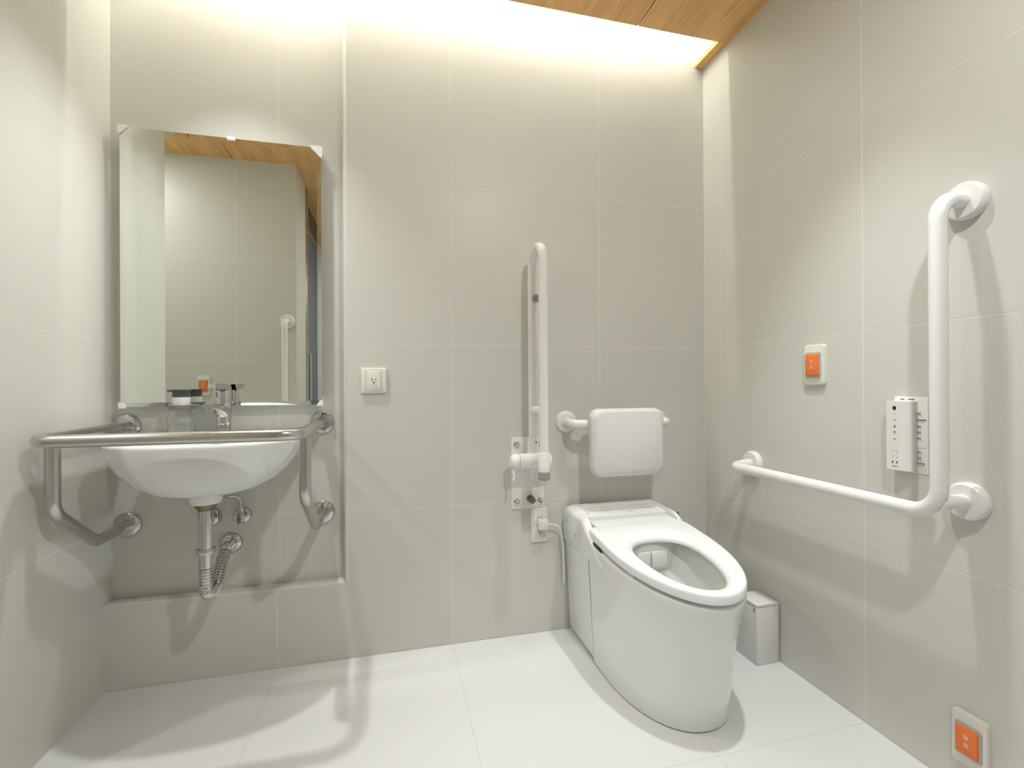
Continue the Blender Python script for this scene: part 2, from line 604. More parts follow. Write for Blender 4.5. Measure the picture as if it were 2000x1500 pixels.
# ------------------------------------------------------------------ lights
def downlight(name, label, x, y, z, power, color, cone=None, blend=0.8, size=0.07):
    t = thing(name, label, 'ceiling lamp', (x, y, z), 'downlights')
    finish('housing', lathe([(size * .62, -0.006), (size * .72, -0.006), (size * .75, 0.0), (size * .75, .05), (0, .05), (0, .04), (size * .62, .04), (size * .62, -0.006)],
                            (x, y, z)), 'lamp_white', t)
    finish('lens', lathe([(0, 0.004), (size * .60, 0.004), (size * .60, 0.012), (0, 0.012)], (x, y, z)), 'lamp_lens', t)
    if cone:
        l = bpy.data.lights.new('light', 'SPOT')
        l.spot_size = rad(cone)
        l.spot_blend = blend
        l.shadow_soft_size = 0.028
    else:
        l = bpy.data.lights.new('light', 'AREA')
        l.shape = 'DISK'
        l.size = size
    l.energy = power
    l.color = color
    lo = bpy.data.objects.new('light', l)
    COL.objects.link(lo)
    lo.location = (0, 0, -0.009)
    lo.parent = t


downlight('ceiling_downlight', 'round recessed ceiling downlight over the toilet', 0.88, 0.98, ZC, LAMP_TOILET, NEUTRAL, cone=66, blend=1.0)
downlight('ceiling_downlight', 'round recessed fill lamp added near the door', 0.6, 0.15, ZC, FILL_ENTRY, NEUTRAL)  # added fill for the whole room, not a known fitting
downlight('ceiling_downlight', 'round recessed fill lamp added in the recess', -1.55, 0.9, ZC, FILL_RECESS, NEUTRAL)  # added fill for the recess wall, unseen fitting
downlight('ceiling_downlight', 'round recessed ceiling downlight over the wash basin', -0.50, 1.47, ZC, LAMP_BASIN, NEUTRAL, cone=88, blend=1.0)
t = thing('led_strip', 'long LED strip hidden in the slot above the back wall', 'lamp', (0.2, COVE_Y + .012, ZT - .04))
finish('channel', box(XL + .05, COVE_X - .008, COVE_Y, COVE_Y + .008, ZT - .055, ZT - .02), 'lamp_white', t)
finish('diffuser', box(XL + .06, COVE_X - .012, COVE_Y + .008, COVE_Y + .02, ZT - .05, ZT - .025), 'led_diffuser', t)


# ================================================================== mirror
MX0, MX1, MZ0, MZ1 = -0.845, -0.241, 0.9005, 1.8005
t = thing('wall_mirror', 'tall frameless mirror with white corner clips above the basin', 'mirror', ((MX0 + MX1) / 2, D, MZ0))
bv = 0.014
P = lambda i, y: [(MX0 + i, y, MZ0 + i), (MX1 - i, y, MZ0 + i), (MX1 - i, y, MZ1 - i), (MX0 + i, y, MZ1 - i)]
mg = finish('mirror_glass', loft([P(0, D + .0020), P(bv, D)], cap_start=False), 'mirror_silver', t, smooth=False)
finish('glass_edge', loft([P(0, D + .0020), P(0, D + .006)], cap_start=False), 'glass_edge', t, smooth=False)
for sx, sz in ((0, 0), (1, 0), (0, 1), (1, 1)):
    x = MX1 if sx else MX0
    z = MZ1 if sz else MZ0
    ix = -1 if sx else 1
    iz = -1 if sz else 1
    k = 0.034 if (sx and sz) else (0.024 if sz else 0.016)
    pl = [(x - ix * .004, z - iz * .004), (x + ix * k, z - iz * .004), (x + ix * k, z + iz * .002), (x + ix * .003, z + iz * k), (x - ix * .004, z + iz * k)]
    bm = prism(pl, (0, D, 0), ux, uz, my, 0.0005, 0.0035)
    box(min(x, x + ix * .03), max(x, x + ix * .03), D + .0065, YN, min(z, z + iz * .03), max(z, z + iz * .03), 0.002, bm=bm)
    finish('corner_clip', bm, 'clip_white', t)
xm = -0.524
bm = box(xm - .012, xm + .012, D - .003, D + .008, MZ1 - .008, MZ1 + .004, 0.002)
finish('edge_clip', bm, 'clip_white', t)


# ================================================================== flanges shared by all rails
def flange(parent, at, n, r=0.042, depth=0.016, material='bar_coating', collar=0.0, name='flange'):
    prof = [(0, 0), (r, 0), (r, depth * .55), (r * .97, depth * .8), (r * .88, depth), (r * .5, depth * 1.04)]
    if collar:
        prof += [(r * .5, depth * 1.04), (collar, depth * 1.05), (collar, depth * 1.8), (0, depth * 1.8)]
    else:
        prof += [(0, depth * 1.04)]
    return finish(name, lathe(prof, at, n, 40), material, parent)


# ------------------------------------------------------------------ basin rail (stainless)
RX0, RX1, RZ, RYF, RYL = -0.845, -0.245, 0.835, 1.374, 1.463
rr = 0.0162
t = thing('basin_grab_rail', 'brushed stainless steel grab rail wrapping around the wash basin', 'grab bar', (-.545, YN, .51))
path = fillet([(RX0, YN - .006, RZ), (RX0, RYF, RZ), (RX1, RYF, RZ), (RX1, YN - .006, RZ)], 0.055, 10)
finish('rail', tube(path, rr, 24), 'stainless', t)
for x in (RX0, RX1):
    path = fillet([(x, RYL, RZ - .006), (x, RYL, 0.645), (x, 1.645, 0.514), (x, YN - .006, 0.514)], [0.06, 0.05], 10)
    finish('leg', tube(path, rr, 24), 'stainless', t)
    for z in (RZ, 0.514):
        flange(t, (x, YN, z), my, 0.0405, 0.013, 'chrome', collar=0.0205)

# ================================================================== wash basin
BX, BYC = -0.5445, 1.62
BW = 0.258
RIM = 0.806


def basin_ring(w, yb, yf, z, yc=BYC, n=72, ex=2.15, eb=5.0):
    pts = []
    for k in range(n):
        a = 2 * PI * k / n
        c, s = math.cos(a), math.sin(a)
        e = ex if s < 0 else eb
        x = abs(c) ** (2 / e) * w * (1 if c > 0 else -1)
        y = abs(s) ** (2 / e) * (yc - yf if s < 0 else yb - yc) * (1 if s > 0 else -1)
        pts.append(Vector((BX + x, yc + y, z)))
    return pts


t = thing('wash_basin', 'white ceramic wall-hung wash basin with a rounded front', 'basin', (BX, YN, .63))
yb = YN - .0005
outer = [(0.085, 1.805, 1.535, 0.650), (0.105, yb, 1.515, 0.6505), (0.150, yb, 1.492, 0.662), (0.196, yb, 1.474, 0.690), (0.226, yb, 1.460, 0.722),
         (0.247, yb, 1.450, 0.758), (0.256, yb, 1.446, 0.785), (0.258, yb, 1.445, 0.798), (0.2555, yb - .002, 1.447, 0.804), (0.250, yb - .006, 1.452, RIM),
         (0.232, 1.700, 1.470, RIM - .001), (0.224, 1.692, 1.478, RIM - .008), (0.212, 1.688, 1.487, RIM - .045), (0.175, 1.682, 1.510, RIM - .095),
         (0.10, 1.66, 1.550, RIM - .125), (0.03, 1.62, 1.585, RIM - .132)]
rings = []
for q in outer:
    yc = 1.62 if q[1] > 1.69 else 1.60
    rings.append(basin_ring(q[0], q[1], q[2], q[3], yc=yc if q[0] > .05 else 1.6025, eb=5.0 if q[1] > 1.71 else 2.3))
finish('bowl', loft(rings), 'ceramic', t, angle=50)
finish('drain_neck', lathe([(0, .04), (.045, .04), (.044, .012), (.041, 0), (0, 0)], (BX, 1.60, 0.618), (0, 0, 1), 32), 'ceramic', t)
finish('drain_grate', lathe([(0, 0), (.028, 0), (.028, .003), (.02, .004), (0, .004)], (BX, 1.6025, RIM - .1318)), 'chrome', t)
finish('overflow_ring', lathe([(.0, 0), (.012, 0), (.012, .002), (0, .002)], (BX, 1.686, RIM - .035), (0, -1, .25)), 'chrome', t)

# tap
TX, TY = -0.537, 1.735
t = thing('basin_tap', 'chrome single lever mixer tap on the basin', 'tap', (TX, TY, RIM))
finish('base_ring', lathe([(0, 0), (.027, 0), (.027, .004), (.025, .007), (0, .007)], (TX, TY, RIM)), 'chrome', t)
finish('body', lathe([(0, .005), (.0225, .005), (.0225, .105), (.0215, .109), (0, .109)], (TX, TY, RIM), seg=32), 'chrome', t)
bm = tube([(TX, TY, RIM + .07), (TX, TY - .03, RIM + .085), (TX, TY - .09, RIM + .096), (TX, TY - .135, RIM + .097)], .016, 20, radii=[.021, .0205, .0165, .0145])
for v in bm.verts:
    k = min(1, max(0, (TY - v.co.y - .02) / .05))
    za = RIM + .085 + .012 * min(1, max(0, (TY - v.co.y - .03) / .06))
    v.co.z = za + (v.co.z - za) * (1 - .42 * k)
    v.co.x = TX + (v.co.x - TX) * (1 + .12 * k)
sp = finish('spout', bm, 'chrome', t)
finish('aerator', lathe([(0, 0), (.009, 0), (.009, .010), (0, .010)], (TX, TY - .120, RIM + .082)), 'chrome', sp)
finish('cap', lathe([(0, .110), (.0225, .110), (.0225, .140), (.021, .147), (.014, .152), (0, .153)], (TX, TY, RIM), seg=32), 'chrome', t)
lv = [(-.020, .016), (-.017, -.05), (-.012, -.104), (0, -.112), (.012, -.104), (.017, -.05), (.020, .016)]
up = [[Vector((TX + x, TY + y, RIM + .146 - y * .09)) for x, y in lv], [Vector((TX + x * .8, TY + y, RIM + .167 - y * .02)) for x, y in lv]]
finish('lever', loft(up), 'chrome', t)

# soap bottle
SX, SY = -0.655, 1.725
t = thing('soap_bottle', 'clear soap bottle with a grey pump collar beside the tap', 'bottle', (SX, SY, RIM))
finish('bottle_body', lathe([(0, 0.0005), (.036, .0005), (.038, .005), (.038, .058), (.035, .070), (.026, .080), (.024, .088), (.0215, .088), (.0235, .079), (.033, .068),
                             (.0355, .057), (.0355, .006), (.034, .004), (0, .004)], (SX, SY, RIM), seg=36), 'clear_glass', t)
finish('liquid_soap', lathe([(0, .0045), (.0335, .0045), (.035, .008), (.035, .045), (0, .045)], (SX, SY, RIM), seg=36), 'soap', t)
bm = lathe([(.0, .086), (.033, .086), (.0345, .089), (.0345, .101), (.032, .104), (0, .104)], (SX, SY, RIM), seg=36)
box(SX + .025, SX + .052, SY - .007, SY + .007, RIM + .094, RIM + .103, .002, bm=bm)
finish('collar', bm, 'grey_plastic', t)
finish('neck', lathe([(0, .104), (.024, .104), (.024, .126), (0, .126)], (SX, SY, RIM)), 'white_plastic', t)
bm = lathe([(0, .126), (.024, .126), (.024, .145), (.027, .146), (.027, .150), (0, .152)], (SX, SY, RIM))
tube([(SX - .01, SY, RIM + .147), (SX - .036, SY - .008, RIM + .147)], .004, 10, bm=bm)
finish('pump_head', bm, 'dark_grey_plastic', t)

# ================================================================== drain trap
t = thing('drain_trap', 'chrome drain pipe and flexible trap under the basin', 'drain pipe', (BX, 1.60, 0.33))
finish('drain_cup', lathe([(0, 0), (.019, 0), (.020, -.001), (.032, .018), (.033, .022), (0, .022)], (BX, 1.60, 0.597)), 'brass_dark', t)
finish('tailpipe', lathe([(0, 0), (.0192, 0), (.0192, .128), (0, .128)], (BX, 1.60, 0.470), seg=28), 'chrome', t)
bm = lathe([(.018, 0), (.025, 0), (.0265, .003), (.0265, .011), (.025, .014), (.018, .014)], (BX, 1.60, 0.468), seg=28)
finish('coupling_nut', bm, 'stainless', t)
finish('hose_sleeve', lathe([(0, 0), (.0178, 0), (.0178, .045), (0, .045)], (BX, 1.60, 0.424), seg=28), 'chrome', t)
p0 = fillet([(BX, 1.60, 0.426), (BX, 1.60, 0.335), (BX + .002, 1.668, 0.335), (BX + .003, 1.765, 0.428), (BX + .003, YN - .012, 0.428)], [.034, .034, .03], 14)
# resample evenly, ribbed radius
pts = [p0[0]]
acc = 0.0
step = 0.0023
for a, b in zip(p0, p0[1:]):
    L = (b - a).length
    while acc + L >= step:
        tt = (step - acc) / L
        a = a + (b - a) * tt
        L = (b - a).length
        pts.append(a.copy())
        acc = 0
    acc += L
finish('flexible_hose', tube(pts, .017, 20, radii=[.0190 if (i // 2) % 2 else .0146 for i in range(len(pts))]), 'chrome', t, angle=60)
finish('wall_rosette', lathe([(0, 0), (.036, 0), (.036, .004), (.032, .010), (.022, .014), (.0205, .014), (.0205, .012), (0, .012)], (BX + .003, YN, 0.428), my, 36), 'chrome', t)

# stop valves
for x, z, lab, hose in ((-0.504, 0.522, 'chrome stop valve with a curved braided hose, right of the drain pipe', 1), (-0.597, 0.5236, 'chrome stop valve partly hidden behind the drain pipe', 0)):
    t = thing('stop_valve', lab, 'valve', (x, YN, z), 'stop valves under the basin')
    finish('rosette', lathe([(0, 0), (.029, 0), (.029, .003), (.025, .010), (.014, .013), (0, .013)], (x, YN, z), my, 32), 'chrome', t)
    finish('valve_body', lathe([(0, .012), (.012, .012), (.012, .045), (.0, .046)], (x, YN, z), my, 24), 'chrome', t)
    bm = lathe([(0, .034), (.017, .034), (.0185, .037), (.0185, .050), (.016, .053), (0, .054)], (x, YN, z), my, 10)
    finish('valve_knob', bm, 'chrome', t)
    finish('outlet', lathe([(0, 0), (.0095, 0), (.0095, .022), (.0075, .024), (.0075, .030), (0, .030)], (x, YN - .026, z + .006), (0, 0, 1), 18), 'chrome', t)
    if hose:
        pth = fillet([(x, YN - .026, z + .032), (x + .001, YN - .026, z + .072), (x - .032, YN - .04, z + .074), (x - .055, YN - .085, z + .092)], [.026, .02], 10)
    else:
        pth = [(x, YN - .026, z + .032), (x + .002, YN - .03, z + .09), (BX - .02, 1.72, 0.643)]
    finish('supply_hose', tube(pth, .006, 12), 'stainless', t)


# ================================================================== sockets
def wall_socket(root, cx, cz, w_, h_, y, recept):
    t = root
    finish('cover_plate', plate((cx, y, cz), ux, uz, my, w_, h_, .010, .004, .003), 'ivory_plastic', t)
    for rx, rz in recept:
        f = finish('receptacle', plate((cx + rx, y - .0095, cz + rz), ux, uz, my, .044, .068 if h_ < .1 else .048, .0022, .002, .001), 'ivory_plastic', t)
        for dx, hh in ((-.0063, .0085), (.0063, .0072)):
            finish('slot', box(cx + rx + dx - .0011, cx + rx + dx + .0011, y - .0121, y - .0112, cz + rz + .004 - hh / 2 + .001, cz + rz + .004 + hh / 2 + .001), 'dark_gap', f, smooth=False)
        pl = [(cx + rx - .0032, cz + rz - .0085)] + [(cx + rx + .0032 * math.cos(a), cz + rz - .0072 + .0038 * math.sin(a)) for a in [rad(k) for k in range(0, 181, 30)]]
        finish('ground_hole', prism(pl, (0, y, 0), ux, uz, my, .0112, .0121), 'dark_gap', f, smooth=False)


t = thing('wall_socket', 'square ivory wall socket right of the mirror niche', 'socket', (-.0665, D, .983), 'wall sockets')
wall_socket(t, -.0665, .983, .088, .090, D, [(0.001, 0)])
for dx in (-.027, .027):
    finish('cover_groove', box(-.0665 + dx - .0006, -.0665 + dx + .0006, D - .0104, D - .0095, .983 - .035, .983 + .035), 'lens_rim', t, smooth=False)
finish('maker_mark', box(-.1045, -.0965, D - .0104, D - .0095, .9435, .9452), 'print_light', t, smooth=False)
t = thing('wall_socket', 'tall ivory wall socket beside the toilet with a plug in it', 'socket', (.5505, D, .42), 'wall sockets')
wall_socket(t, .5505, .420, .068, .132, D, [(0, .026), (0.002, -.026)])
# plug + cord
t = thing('power_plug', 'white right-angle plug with a thin cord beside the toilet', 'plug', (.556, D - .012, .43))
finish('plug_body', box(.5395, .577, D - .042, D - .0125, .408, .446, .004), 'white_plastic', t)
finish('strain_relief', tube([(.574, D - .028, .427), (.596, D - .028, .424)], .005, 12, radii=[.0055, .0038]), 'white_plastic', t)
pth = fillet([(.590, D - .028, .4245), (.626, D - .03, .419), (.640, D - .030, .34), (.643, D - .028, .25), (.645, D - .02, .19)], [.03, .05, .05], 8)
finish('cord', tube(pth, .0034, 10), 'white_plastic', t)

# ================================================================== fold-up grab bar
FX = 0.513
YR_, YF_ = 1.722, 1.588
t = thing('folding_grab_bar', 'white looped grab bar folded up against the back wall', 'grab bar', (FX, D, .487))
finish('mounting_plate', plate((.5055, D, .6245), ux, uz, my, .131, .275, .006, .004, .001), 'white_plastic', t)
for x, z in ((.4602, .7355), (.5545, .7355), (.461, .5142), (.5541, .5141)):
    finish('bolt', lathe([(0, 0), (.012, 0), (.012, .002), (.0075, .003), (.0075, .009), (.006, .011), (0, .011)], (x, D - .006, z), my, 12), 'chrome', t)
finish('spring_bolt', lathe([(0, 0), (.015, 0), (.015, .003), (.011, .004), (.011, .022), (.013, .023), (.013, .029), (0, .030)], (.5146, D - .006, .5240), my, 16), 'brass_dark', t)
bm = lathe([(0, 0), (.020, 0), (.027, .006), (.0285, .014), (.0285, .030)], (.4193, 1.70, .682), ux, 32)
brl = finish('barrel_cap', lathe([(0, 0), (.018, .0), (.026, .006), (.0288, .014), (.0288, .030), (0, .030)], (.4193, 1.70, .682), ux, 32), 'bar_coating', t)
bm.free()
finish('hinge_barrel', lathe([(0, .0315), (.0285, .0315), (.0285, .140), (.026, .152), (.018, .158), (0, .158)], (.4193, 1.70, .682), ux, 32), 'bar_coating', t)
for x in (.463, .545):
    finish('hinge_bracket', box(x, x + .013, 1.70, D - .006, .665, .70, .002), 'white_plastic', t)
finish('lever_tab', tube([(.428, 1.690, .655), (.430, 1.684, .632), (.425, 1.68, .615)], .004, 10), 'white_plastic', t)
path = [(FX, YR_, .69)] + [(FX, YR_, z) for z in (.8, 1.2)] + [(FX, (YR_ + YF_) / 2 + (YR_ - YF_) / 2 * math.cos(a), 1.408 + .058 * math.sin(a)) for a in [PI * k / 20 for k in range(21)]] + [(FX, YF_, z) for z in (1.2, .8, .70)]
finish('loop_bar', tube(path, .0164, 24), 'bar_coating', t)
sl = finish('socket_sleeve', lathe([(.0172, 0), (.0215, 0), (.0215, .078), (.0172, .078)], (FX, YR_, .69), uz, 24), 'bar_coating', t)
for z in (.706, .750):
    finish('screw', lathe([(0, 0), (.003, 0), (.003, .001), (0, .001)], (FX + .006, YR_ - .0205, z), my, 10), 'dark_gap', sl)
finish('cross_brace', tube(fillet([(FX, YR_, .868), (FX, YR_ - .05, .872), (FX, YF_, .872)], .02), .0155, 20), 'bar_coating', t)
finish('end_sleeve', lathe([(0, .028), (.0205, .028), (.0212, .036), (.0212, .055), (.0205, .057), (.0205, .09), (.0172, .098), (0, .098)], (FX, YF_, .632), uz, 28), 'bar_coating', t)
finish('rubber_end', lathe([(0, 0), (.0190, 0), (.0205, .002), (.0205, .0275), (0, .0275)], (FX, YF_, .632), uz, 28), 'grey_rubber', t)
bm = lathe([(0, 0), (.0145, 0), (.0150, .004), (.0150, .010), (.0125, .0125), (.0085, .0125), (.0085, .0105), (0, .0105)], (FX + .0075, YR_ - .0125, 1.290), (.25, -1, 0), 28)
finish('latch_bumper', bm, 'grey_rubber', t)

# ================================================================== toilet backrest
t = thing('padded_support_bar', 'white padded back support on a bent bar above the toilet', 'support bar', (.85, D, .82))
KY = 1.672
path = fillet([(.664, D - .004, .820), (.664, KY, .816), (1.062, KY, .816), (1.062, D - .004, .820)], .035, 8)
finish('bar', tube(path, .0165, 22), 'bar_coating', t)
for x in (.664, 1.062):
    flange(t, (x, D, .820), my, .042, .014, 'bar_coating', collar=.021)
PW, PZ0, PZ1 = .300, .622, .874
rings = []
for inset, d in ((.012, 0), (.003, .003), (0, .010), (0, .032), (.004, .040), (.014, .045)):
    ring = []
    for x, z in rrect(PW - 2 * inset, PZ1 - PZ0 - 2 * inset, .038 - inset * .5, 10):
        if z < 0:
            pass
        bend = .030 * (x / (PW / 2)) ** 2
        top = .014 * max(0, (z - .06) / .066) ** 2
        ring.append(Vector((.858 + x * (1 - .012 * (z < 0)), 1.657 - d - .012 + bend * .5 + top, (PZ0 + PZ1) / 2 + z + .003 * 0)))
    rings.append(ring)
finish('pad', loft(rings), 'pad_foam', t, angle=50)

# ================================================================== toilet
TC = 0.843
t = thing('toilet', 'white floor-standing washlet toilet with open bidet seat', 'toilet', (TC, D, 0))


def egg(w_, yf, yb_, z, yc, ef=2.2, eb=9.0, n=96, cx=TC, zf=None):
    pts = []
    for k in range(n):
        a = 2 * PI * k / n
        c, s = math.cos(a), math.sin(a)
        e = ef if s < 0 else eb
        x = abs(c) ** (2 / e) * w_ * (1 if c >= 0 else -1)
        y = yc + abs(s) ** (2 / e) * ((yc - yf) if s < 0 else (yb_ - yc)) * (1 if s >= 0 else -1)
        pts.append(Vector((cx + x, y, zf(y) if zf else z)))
    return pts


YSEAM = 1.533
sk = [(0.166, 1.150, .0), (0.171, 1.144, .004), (0.1725, 1.141, .02), (0.176, 1.130, .09), (0.181, 1.112, .2), (0.186, 1.094, .29), (0.191, 1.078, .345), (0.1935, 1.071, .362),
      (0.194, 1.069, .370), (0.192, 1.072, .3755), (0.188, 1.079, .377)]


def ztop(y):
    return .4165 + (min(y, 1.505) - 1.06) * (.4660 - .4165) / .445


def zslope(z):
    k = min(1, max(0, (z - .20) / .145))
    return lambda y: z + k * (ztop(y) - .4165)


rings = [egg(a, b, YSEAM, z, 1.45, eb=40, zf=zslope(z)) for a, b, z in sk]
inn = [(.140, 1.125, 1.475, .377), (.135, 1.130, 1.470, .372), (.131, 1.136, 1.466, .345), (.122, 1.150, 1.455, .29), (.100, 1.18, 1.43, .23), (.065, 1.23, 1.40, .18), (.03, 1.28, 1.36, .165)]
rings += [egg(a, b, c, z, 1.36, eb=2.6, zf=zslope(z)) for a, b, c, z in inn]
finish('ceramic_bowl', loft(rings), 'ceramic', t, angle=40)
finish('water_surface', loft([egg(.088, 1.20, 1.415, .212, 1.36, eb=2.6)], cap_start=False), 'water', t)
# rear body below the washlet
rings = []
for hw, z in ((0.160, .010), (0.168, .012), (0.171, .022), (0.175, .10), (0.181, .2), (0.187, .3), (0.190, .358), (0.190, .362)):
    y0, y1 = YSEAM + .0012, D - .006
    c = .012
    ring = [(-hw, y0), (-hw, y1 - c), (-hw + c * .3, y1 - c * .3), (-hw + c, y1), (hw - c, y1), (hw - c * .3, y1 - c * .3), (hw, y1 - c), (hw, y0)]
    rings.append([Vector((TC + x, y, z)) for x, y in ring])
finish('rear_panel', loft(rings), 'toilet_plastic', t)
finish('gap_shade', box(TC - .158, TC + .158, YSEAM + .004, D - .03, 0, .0105), 'dark_gap', t, smooth=False)  # dark block stands in for the shade in the gap below the panel


# washlet body: side shells
def round_poly(pts, rs, n=6):
    P3 = [Vector((a, b, 0)) for a, b in pts]
    m = len(P3)
    out = []
    for i in range(m):
        tri = fillet([P3[i - 1].lerp(P3[i], .5), P3[i], P3[(i + 1) % m].lerp(P3[i], .5)], [rs[i]], n)
        out += [(p.x, p.y) for p in tri[1:-1]]
    return out


arm = round_poly([(1.767, .364), (1.767, .494), (1.575, .488), (1.405, .378), (1.420, .364)], [.004, .030, .040, .006, .006])
for s in (-1, 1):
    rings = [[Vector((TC + s * .170, y, z)) for y, z in arm]]
    for k in range(7):
        a_ = rad(15 * k)
        dx, dr = .0205 * math.sin(a_), .024 * (1 - math.cos(a_))
        rings.append([Vector((TC + s * (.1750 + dx), 1.62 + (y - 1.62) * (1 - .12 * dr / .024 * .3), z - dr * min(1, max(0, (z - .372) / .11)))) for y, z in arm])
    sh = finish('side_shell', loft(rings), 'toilet_plastic', t, angle=50)
    if s < 0:
        for k, (y, z) in enumerate([(1.735, .452), (1.735, .445), (1.735, .438), (1.735, .431), (1.728, .448), (1.728, .441), (1.728, .434)]):
            finish('vent_hole', box(TC - .1962, TC - .195, y - .0015, y + .0015, z - .0017, z + .0017), 'print_grey', sh, smooth=False)
        finish('indicator', box(TC - .1962, TC - .195, 1.640, 1.643, .406, .416), 'print_grey', sh, smooth=False)
        finish('indicator', box(TC - .1962, TC - .195, 1.640, 1.644, .393, .399), 'print_light', sh, smooth=False)
# central deck (stepped)
deck = [(1.767, .366), (1.767, .470), (1.760, .488), (1.745, .4955), (1.686, .4940), (1.681, .4925), (1.678, .4850), (1.674, .4840), (1.626, .4800), (1.622, .4780), (1.6195, .4550), (1.575, .4500), (1.515, .440), (1.515, .380), (1.53, .366)]
finish('control_deck', prism(deck, (0, 0, 0), uy, uz, ux, TC - .171, TC + .171), 'toilet_plastic', t, angle=25)


def deck_z(y):
    return .4840 + (y - 1.674) * (.4840 - .4800) / (1.674 - 1.626)


for x, r_ in ((-.128, .0026), (-.117, .0026), (-.106, .0026), (-.139, .0036), (-.066, .0055)):
    y = 1.648
    finish('indicator_light', lathe([(0, 0), (r_, 0), (r_, .0008), (0, .0008)], (TC + x, y, deck_z(y)), (0, -.13, 1), 14), 'print_light' if r_ > .003 and r_ < .005 else 'grout', t)
finish('maker_mark', box(TC + .022, TC + .048, 1.646, 1.651, deck_z(1.6485) - .0002, deck_z(1.6485) + .0004), 'print_light', t, smooth=False)
finish('side_knob', lathe([(0, 0), (.009, 0), (.009, .010), (.006, .013), (0, .013)], (TC + .1955, 1.60, .470), ux, 16), 'black_plastic', t)


# seat: sloping ring
def srow(dz):
    return lambda y: ztop(y) + dz


def outer_seat(ins, dz):
    return egg(.1885 - ins, 1.061 + ins, 1.552 - ins, 0, 1.40, ef=2.03, eb=14, zf=srow(dz))


def hole(ins, dz):
    return egg(.107 + ins, 1.114 - ins, 1.436 + ins, 0, 1.325, ef=2.1, eb=2.5, zf=srow(dz))


def mixr(f_):
    A, B = outer_seat(.012, 0), hole(.0, 0)
    return [a.lerp(b, f_) for a, b in zip(A, B)]


rings = [outer_seat(.004, -.030), outer_seat(0, -.027), outer_seat(0, -.008), outer_seat(.002, -.003), outer_seat(.007, -.0005), outer_seat(.012, 0)]
rings += [hole(.045, -.0005), hole(.030, -.002), hole(.016, -.006), hole(.006, -.013), hole(.001, -.020), hole(0.002, -.027), hole(.010, -.030)]
bmS = loft(rings + [rings[0]], cap_start=False, cap_end=False)
bmesh.ops.remove_doubles(bmS, verts=bmS.verts, dist=1e-5)
seat = finish('toilet_seat', bmS, 'seat_plastic', t, angle=50)
finish('seat_buffer', box(TC - .165, TC - .150, 1.26, 1.30, .395, .4125, .003), 'white_plastic', seat)
finish('seat_buffer', box(TC + .150, TC + .165, 1.26, 1.30, .395, .4125, .003), 'white_plastic', seat)
# hinge cover flap
fl = [(1.6175, .4640), (1.615, .4675), (1.610, .4690), (1.509, .4678), (1.506, .4662), (1.506, .4600), (1.6175, .4560)]
finish('hinge_cover', prism(fl, (0, 0, 0), uy, uz, ux, TC - .155, TC + .168), 'seat_plastic', t, angle=25)
bm = box(TC - .1905, TC - .1870, 1.425, 1.490, 0, 0.013)
for v in bm.verts:
    v.co.z += ztop(v.co.y) - .046
finish('hinge_slot', bm, 'black_plastic', t, smooth=False)
# nozzle cover inside the rear of the bowl
for x0, x1 in ((-.052, -.004), (.002, .060)):
    finish('nozzle_cover', box(TC + x0, TC + x1, 1.438, 1.446, .345, .398, .0015), 'toilet_plastic', t)
finish('nozzle_housing', box(TC - .10, TC + .10, 1.446, 1.50, .335, .43, .003), 'toilet_plastic', t)

# ================================================================== small white bin
t = thing('sanitary_bin', 'small white upright box on the floor between toilet and wall', 'bin', (1.247, 1.42, 0))
finish('bin_body', box(1.2025, 1.2935, 1.372, 1.470, 0.0005, .198, .0015), 'bin_white', t)
lid = finish('bin_lid', box(1.2015, 1.2945, 1.371, 1.471, .1985, .2075, .002), 'bin_white', t)
finish('latch', box(1.2000, 1.2025, 1.378, 1.386, .187, .192, .0008), 'stainless', t)

# ================================================================== L-shaped grab bar on the right wall
BXr, BYv, BYh = 1.205, 0.8106, 1.490
t = thing('grab_bar', 'white L-shaped grab bar fixed to the right wall beside the toilet', 'grab bar', (XR, BYv, .66), 'white wall grab bars')
path = fillet([(XR - .006, BYv, 1.386), (BXr, BYv, 1.386), (BXr, BYv, .664), (BXr, BYh, .664), (XR - .006, BYh, .672)], [.052, .062, .035], 12)
finish('bar', tube(path, .0175, 28), 'bar_coating', t)
finish('corner_arm', tube([(BXr, BYv + .004, .690), (XR - .006, BYv, .690)], .0165, 24), 'bar_coating', t)
for y, z in ((BYv, 1.386), (BYv, .690), (BYh, .672)):
    fl_ = flange(t, (XR - .0003, y, z), (-1, 0, 0), .0435, .020, 'bar_coating', collar=0.0)

# vertical bar on the recess wall (seen in the mirror)
t = thing('grab_bar', 'vertical white grab bar on the recess wall, seen in the mirror', 'grab bar', (-.622, YREC, .66), 'white wall grab bars')
path = fillet([(-.622, YREC + .005, 1.36), (-.622, YREC + .088, 1.36), (-.622, YREC + .088, .68), (-.622, YREC + .005, .68)], .045, 10)
finish('bar', tube(path, .0165, 24), 'bar_coating', t)
for z in (1.36, .68):
    flange(t, (-.622, YREC, z), uy, .042, .016, 'bar_coating')


